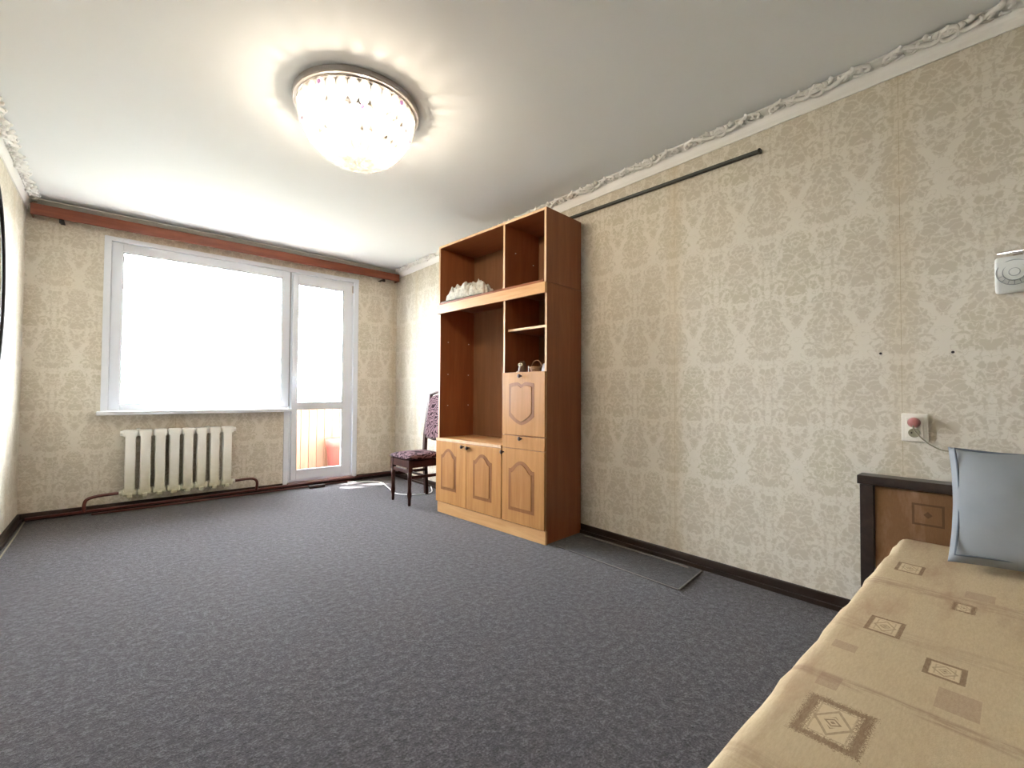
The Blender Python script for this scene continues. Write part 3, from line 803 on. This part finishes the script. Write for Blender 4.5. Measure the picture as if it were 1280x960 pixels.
# white cable near the chair
bm = bmesh.new(); tube(bm, smooth_path([(2.50, -.10, .006), (2.63, -.16, .006), (2.78, -.33, .006), (2.72, -.66, .006), (2.66, -.95, .006), (2.78, -1.12, .006), (2.95, -1.13, .006), (3.06, -.95, .02)], 8), .005, 8)
tag(link('white_cable', bm, M['wcable'], None, True), 'white cable looping over the carpet behind the chair legs', 'cable')
bm = bmesh.new(); lathe(bm, [(.02, 0), (.02, .002)], 14, (0,0,0), 'x'); o = link('patch_disc', bm, M['plaster']); o.location = (W-.0025, -.62, .96)
tag(o, 'small round blank cover on the wallpaper above the chair', 'cover')

# ------------------------------------------------------------------ ceiling lamp
LX, LY = 1.478, -2.80
lamp = thing('ceiling_lamp', 'lit crystal flush ceiling lamp on a round grey plate', 'lamp', (LX, LY, H))
bm = bmesh.new(); lathe(bm, [(.308, -.034), (.312, -.028), (.312, -.004), (.306, 0)], 64); link('mounting_plate', bm, M['plate'], lamp, False)
bm = bmesh.new(); lathe(bm, [(.287, -.040), (.294, -.036), (.294, -.0345)], 64); link('rim_ring', bm, M['chrome'], lamp, True)
def crystal(Ln, wd):
    bm = bmesh.new(); n = 6; rings = []
    for (r, z) in ((wd*.35, 0), (wd*.9, -.12*Ln), (wd, -.62*Ln), (wd*.12, -Ln)):
        rings.append([bm.verts.new((r*cos(2*PI*j/n), .55*r*sin(2*PI*j/n), z)) for j in range(n)])
    for i in range(3):
        for j in range(n): bm.faces.new((rings[i][j], rings[i][(j+1)%n], rings[i+1][(j+1)%n], rings[i+1][j]))
    bm.faces.new(rings[0]); bm.faces.new(rings[-1]); bmesh.ops.recalc_face_normals(bm, faces=bm.faces[:]); return bm
def dome(tt):   # meridian of the basket, tt 0 rim .. 1 bottom
    a = tt*PI/2; return .286*cos(a)**.75 if tt < 1 else 0, -.040-.255*sin(a)**1.05
tiers = [(.00, .30, 34), (.27, .55, 30), (.52, .78, 22), (.75, .97, 12)]
first = {}
for k_, (t0, t1, n_) in enumerate(tiers):
    r0, z0 = dome(t0); r1, z1 = dome(t1)
    Ln = math.hypot(r1-r0, z1-z0)*1.06; wd = 2*PI*max(r0, .05)/n_*.50
    proto = None
    tilt = math.atan2(r0-r1, z0-z1)
    for j in range(n_):
        a = 2*PI*(j+.5*(k_ % 2))/n_
        vio = (k_ == 0 and j % 9 == 4) or (k_ == 1 and j % 11 == 3)
        if proto is None:
            c = proto = link('crystal_prism', crystal(Ln, wd), M['crystal'], lamp)
        else:
            c = proto.copy(); C.objects.link(c); c.parent = lamp
        c.location = ((r0-.004*k_)*cos(a), (r0-.004*k_)*sin(a), z0)
        c.rotation_euler = Matrix.Rotation(a, 3, 'Z').to_4x4().to_3x3().to_4x4().to_euler() if False else (Matrix.Rotation(a, 3, 'Z') @ Matrix.Rotation(tilt, 3, 'Y') @ Matrix.Rotation(PI/2, 3, 'Z')).to_euler()
bm = bmesh.new(); lathe(bm, [(.004, -.318), (.018, -.304), (.018, -.292), (.006, -.282)], 10); link('bottom_crystal', bm, M['crystal'], lamp)
for j in range(9):
    a = 2*PI*(j+.3)/9
    bm = bmesh.new(); lathe(bm, [(.002, -.012), (.009, -.004), (.009, .004), (.002, .012)], 6); c = link('violet_bead', bm, M['amethyst'], lamp)
    rr = .292 if j % 2 else .262; c.location = (rr*cos(a), rr*sin(a), -.062 if j % 2 else -.150)
for j in range(6):
    a = 2*PI*j/6+.3
    bm = bmesh.new(); lathe(bm, [(.012, -.060), (.015, -.056), (.015, -.035)], 10, (.15*cos(a), .15*sin(a), 0)); link('bulb_holder', bm, M['chrome'], lamp, True)
    ld = bpy.data.lights.new('bulb', 'POINT'); ld.energy = LAMP_WATT; ld.color = (1, .86, .66); ld.shadow_soft_size = .03
    lo = bpy.data.objects.new('bulb', ld); C.objects.link(lo); lo.parent = lamp; lo.location = (.15*cos(a), .15*sin(a), -.085)

# ------------------------------------------------------------------ right wall fittings
rl = thing('curtain_rod', 'thin black metal rail fixed high on the right wall below the cornice', 'rail', (W, -2.2, 2.35))
ang = math.atan2(.046, 1.976)
bm = bmesh.new(); box(bm, -.028, -.004, -1.972, 0, -.008, .008); bevel(bm, .003, 2)
for f in bm.faces:
    f.material_index = 1 if f.normal.x < -.7 else 0
r_ = link('rail_bar', bm, [M['blackrail'], M['greyrail']], rl); r_.rotation_euler = (ang*1.0, 0, 0)
bx('end_cap', (-.031, -.001, -.012, .0, -.011, .011), M['blackrail'], r_, .003).location = (0, -1.966, 0)

sk = thing('wall_socket', 'ivory double wall socket above the sofa back', 'socket', (W, -4.773, .868))
bx('plate', (-.011, 0, -.043, .043, -.060, .060), M['socket'], sk, .005, 3)
bx('insert', (-.016, -.0105, -.028, .028, -.045, .045), M['socket'], sk, .003, 2)
bm = bmesh.new(); lathe(bm, [(.0195, -.0165), (.0195, -.0195), (.0150, -.0195), (.0145, -.0168)], 24, (0, .0, -.022), 'x'); well = link('socket_well', bm, M['cable'], sk)
for s in (-1, 1):
    bm = bmesh.new(); lathe(bm, [(.0028, -.0198), (.0028, -.0205)], 10, (0, s*.008, -.022), 'x'); link('pin_hole', bm, M['bracket'], well)
pg = thing('power_plug', 'dusty pink plug in the upper outlet of the wall socket with a thin cable', 'plug', (W-.017, -4.773, .890))
bm = bmesh.new(); lathe(bm, [(.021, 0), (.022, -.006), (.017, -.020), (.009, -.032)], 20, (0,0,0), 'x'); link('plug_body', bm, M['pink'], pg, True)
bm = bmesh.new(); tube(bm, smooth_path([(-.024, 0, -.006), (-.030, -.004, -.030), (-.014, -.030, -.070), (-.004, -.075, -.105), (-.003, -.120, -.112), (-.004, -.22, -.115)], 6), .0028, 6); link('plug_cable', bm, M['cable'], pg, True)
for (y, z, lb_) in ((-4.662, 1.192, 'small dark screw hole in the wallpaper, left of the pair above the socket'), (-4.893, 1.183, 'small dark screw hole in the wallpaper, right of the pair above the socket')):
    bm = bmesh.new(); lathe(bm, [(.0055, 0), (.0050, -.003), (.0015, -.003)], 10, (0,0,0), 'x'); o = link('wall_plug', bm, M['bracket']); o.location = (W-.0005, y, z); o.rotation_euler = (radians(0), 0, 0)
    tag(o, lb_, 'wall plug', 'screw holes above the socket')
# wall lamp
wl = thing('wall_lamp', 'white etched glass wall lamp with chrome top bar at the right edge', 'lamp', (W, -5.12, 1.46))
bm = bmesh.new()
outl = [(-.004, -.062), (-.060, -.070), (-.095, -.045), (-.108, 0), (-.100, .045), (-.070, .066), (-.004, .066)]
prism(bm, [(a, b) for a, b in outl], 'y', -.14, .105); bevel(bm, .012, 3, 40)
sh = link('glass_shade', bm, M['etched'], wl, True)
for i, r in enumerate((.046, .030, .014)):
    bm = bmesh.new(); tube(bm, [(-.1075+abs(sin(a)*r)*.22, .055+r*cos(a), r*sin(a)) for a in [k_*2*PI/24 for k_ in range(25)]], .0016, 5, False); link('etched_ring', bm, M['etchline'], sh)
for i in range(9):
    a = PI+PI*i/8
    bm = bmesh.new(); tube(bm, [(-.1070, .055+.032*cos(a), .032*sin(a)), (-.1060+.010*abs(sin(a)), .055+.045*cos(a), .045*sin(a))], .0012, 4); link('etched_ray', bm, M['etchline'], sh)
bm = bmesh.new(); tube(bm, [(-.085, .098, .077), (-.085, -.15, .077)], .007, 10); tube(bm, [(-.085, .03, .077), (-.002, .03, .077)], .006, 8); link('chrome_bar', bm, M['chrome'], wl, True)
bx('wall_mount', (-.010, 0, -.03, .06, .070, .100), M['chrome'], wl, .003)

# mirror on the left wall
mr = thing('wall_mirror', 'oval mirror with thin dark rim on the left wall', 'mirror', (0, -1.27, 1.60))
bm = bmesh.new(); lathe(bm, [(1, .001), (1, .010)], 64, (0,0,0), 'x', .40, .64); link('mirror_glass', bm, M['mirror'], mr)
bm = bmesh.new(); tube(bm, [(.012, .405*cos(a), .645*sin(a)) for a in [k_*2*PI/72 for k_ in range(73)]], .007, 8, False); link('mirror_rim', bm, M['bracket'], mr, True)

# ------------------------------------------------------------------ sofa bed
sofa = thing('sofa_bed', 'unfolded sofa bed with beige square-patterned mattress and brown panel back', 'sofa', (0, 0, 0))
MX0, MX1, MY0, MY1, MZ = 1.10, 3.000, -6.60, -4.735, .425
bm = bmesh.new(); box(bm, MX0, MX1, MY0, MY1, .20, MZ); bevel(bm, .040, 5)
bmesh.ops.subdivide_edges(bm, edges=[e for e in bm.edges if e.calc_length() > .3], cuts=30, use_grid_fill=True)
for v in bm.verts:
    if v.co.z > .24:
        n_ = noise.noise(Vector((v.co.x*4.0, v.co.y*4.0, 0)))
        ed = math.exp(-((v.co.y-MY1)/.05)**2)
        v.co.y += ed*.007*noise.noise(Vector((v.co.x*9, 0, 4)))
        v.co.z += .005*n_
mt = link('mattress', bm, M['sofa'], sofa, True)
bx('base_box', (MX0+.04, MX1-.005, MY0+.04, MY1-.03, .05, .20), M['wenge'], sofa, .004)
for x in (MX0+.10, MX1-.12):
    for y in (MY0+.12, MY1-.12):
        bm = bmesh.new(); lathe(bm, [(.022, 0), (.028, .05)], 12, (x, y, 0)); link('leg', bm, M['wenge'], sofa)
bx('back_post', (3.020, 3.090, -4.648, -4.600, .0, .615), M['wenge'], sofa, .003)
bx('top_rail', (3.012, 3.105, -6.64, -4.592, .617, .655), M['wenge'], sofa, .004)
bx('lower_rail', (3.022, 3.088, -6.60, -4.649, .14, .24), M['wenge'], sofa, .003)
bm = bmesh.new(); box(bm, 3.030, 3.085, -6.60, -4.650, .241, .612); bevel(bm, .006, 2); link('back_cushion', bm, M['backfab'], sofa)

# cushion leaning on the sofa back
def pillow_mesh(h=.212, th=.078, n=28):
    bm = bmesh.new(); g = {}
    for s in (1, -1):
        for i in range(n+1):
            for j in range(n+1):
                x = -1+2*i/n; y = -1+2*j/n
                if s == -1 and (i in (0, n) or j in (0, n)): g[(s,i,j)] = g[(1,i,j)]; continue
                e = ((1-x**2)*(1-y**2))**.42
                pin = 1-.06*(1-y*y)*abs(x)**4 ; pin2 = 1-.06*(1-x*x)*abs(y)**4
                wr = .006*noise.noise(Vector((x*3, y*3, s*2+5)))
                g[(s,i,j)] = bm.verts.new((s*(th*e)+wr*e, x*h*pin, y*h*pin2))
    for s in (1, -1):
        for i in range(n):
            for j in range(n):
                q = [g[(s,i,j)], g[(s,i+1,j)], g[(s,i+1,j+1)], g[(s,i,j+1)]]
                if s < 0: q.reverse()
                bm.faces.new(q)
    return bm
pl = thing('sofa_cushion', 'square blue-grey velour cushion leaning against the sofa back', 'cushion', (2.815, -5.108, .625))
pl.rotation_euler = (0, radians(28), radians(3))
link('cushion_cover', pillow_mesh(), M['pillow'], pl, True)
bm = bmesh.new(); hh = .212*.92
pts = []
for (ax, ay, bx_, by_) in ((-1,-1,1,-1),(1,-1,1,1),(1,1,-1,1),(-1,1,-1,-1)):
    for i in range(12):
        s = i/12; x = ax+(bx_-ax)*s; y = ay+(by_-ay)*s
        pts.append((-.0285-.006, x*hh*(1-.06*(1-y*y)*abs(x)**4)*.992, y*hh*(1-.06*(1-x*x)*abs(y)**4)*.992))
pts.append(pts[0]); tube(bm, pts, .0035, 6, False); link('seam_piping', bm, M['piping'], pl, True)

# ------------------------------------------------------------------ carpet offcut by the wall
co_ = thing('carpet_offcut', 'dark rectangular carpet offcut with pale raised edges beside the wall unit', 'carpet', (0, 0, 0))
def quad_slab(name, pts, z0, z1, mat, par):
    bm = bmesh.new(); prism(bm, pts, 'z', z0, z1); return link(name, bm, mat, par)
quad_slab('carpet_piece', [(2.745, -3.03), (3.075, -3.03), (3.080, -3.86), (2.735, -3.90)], .0005, .006, M['carpet2'], co_)
bm = bmesh.new(); tube(bm, [(2.735, -3.905, .006), (2.90, -3.888, .007), (3.06, -3.868, .006)], .0045, 6); tube(bm, [(2.737, -3.90, .005), (2.742, -3.5, .005), (2.748, -3.04, .004)], .003, 6)
link('raised_edge', bm, M['backing'], co_)
ls = bmesh.new(); tube(ls, [(3.045, -3.03, .010), (3.048, -3.40, .011), (3.040, -3.80, .010)], .0045, 6)
tag(link('loose_strip', ls, M['backing']), 'thin pale loose strip lying along the right skirting on the carpet offcut', 'strip')
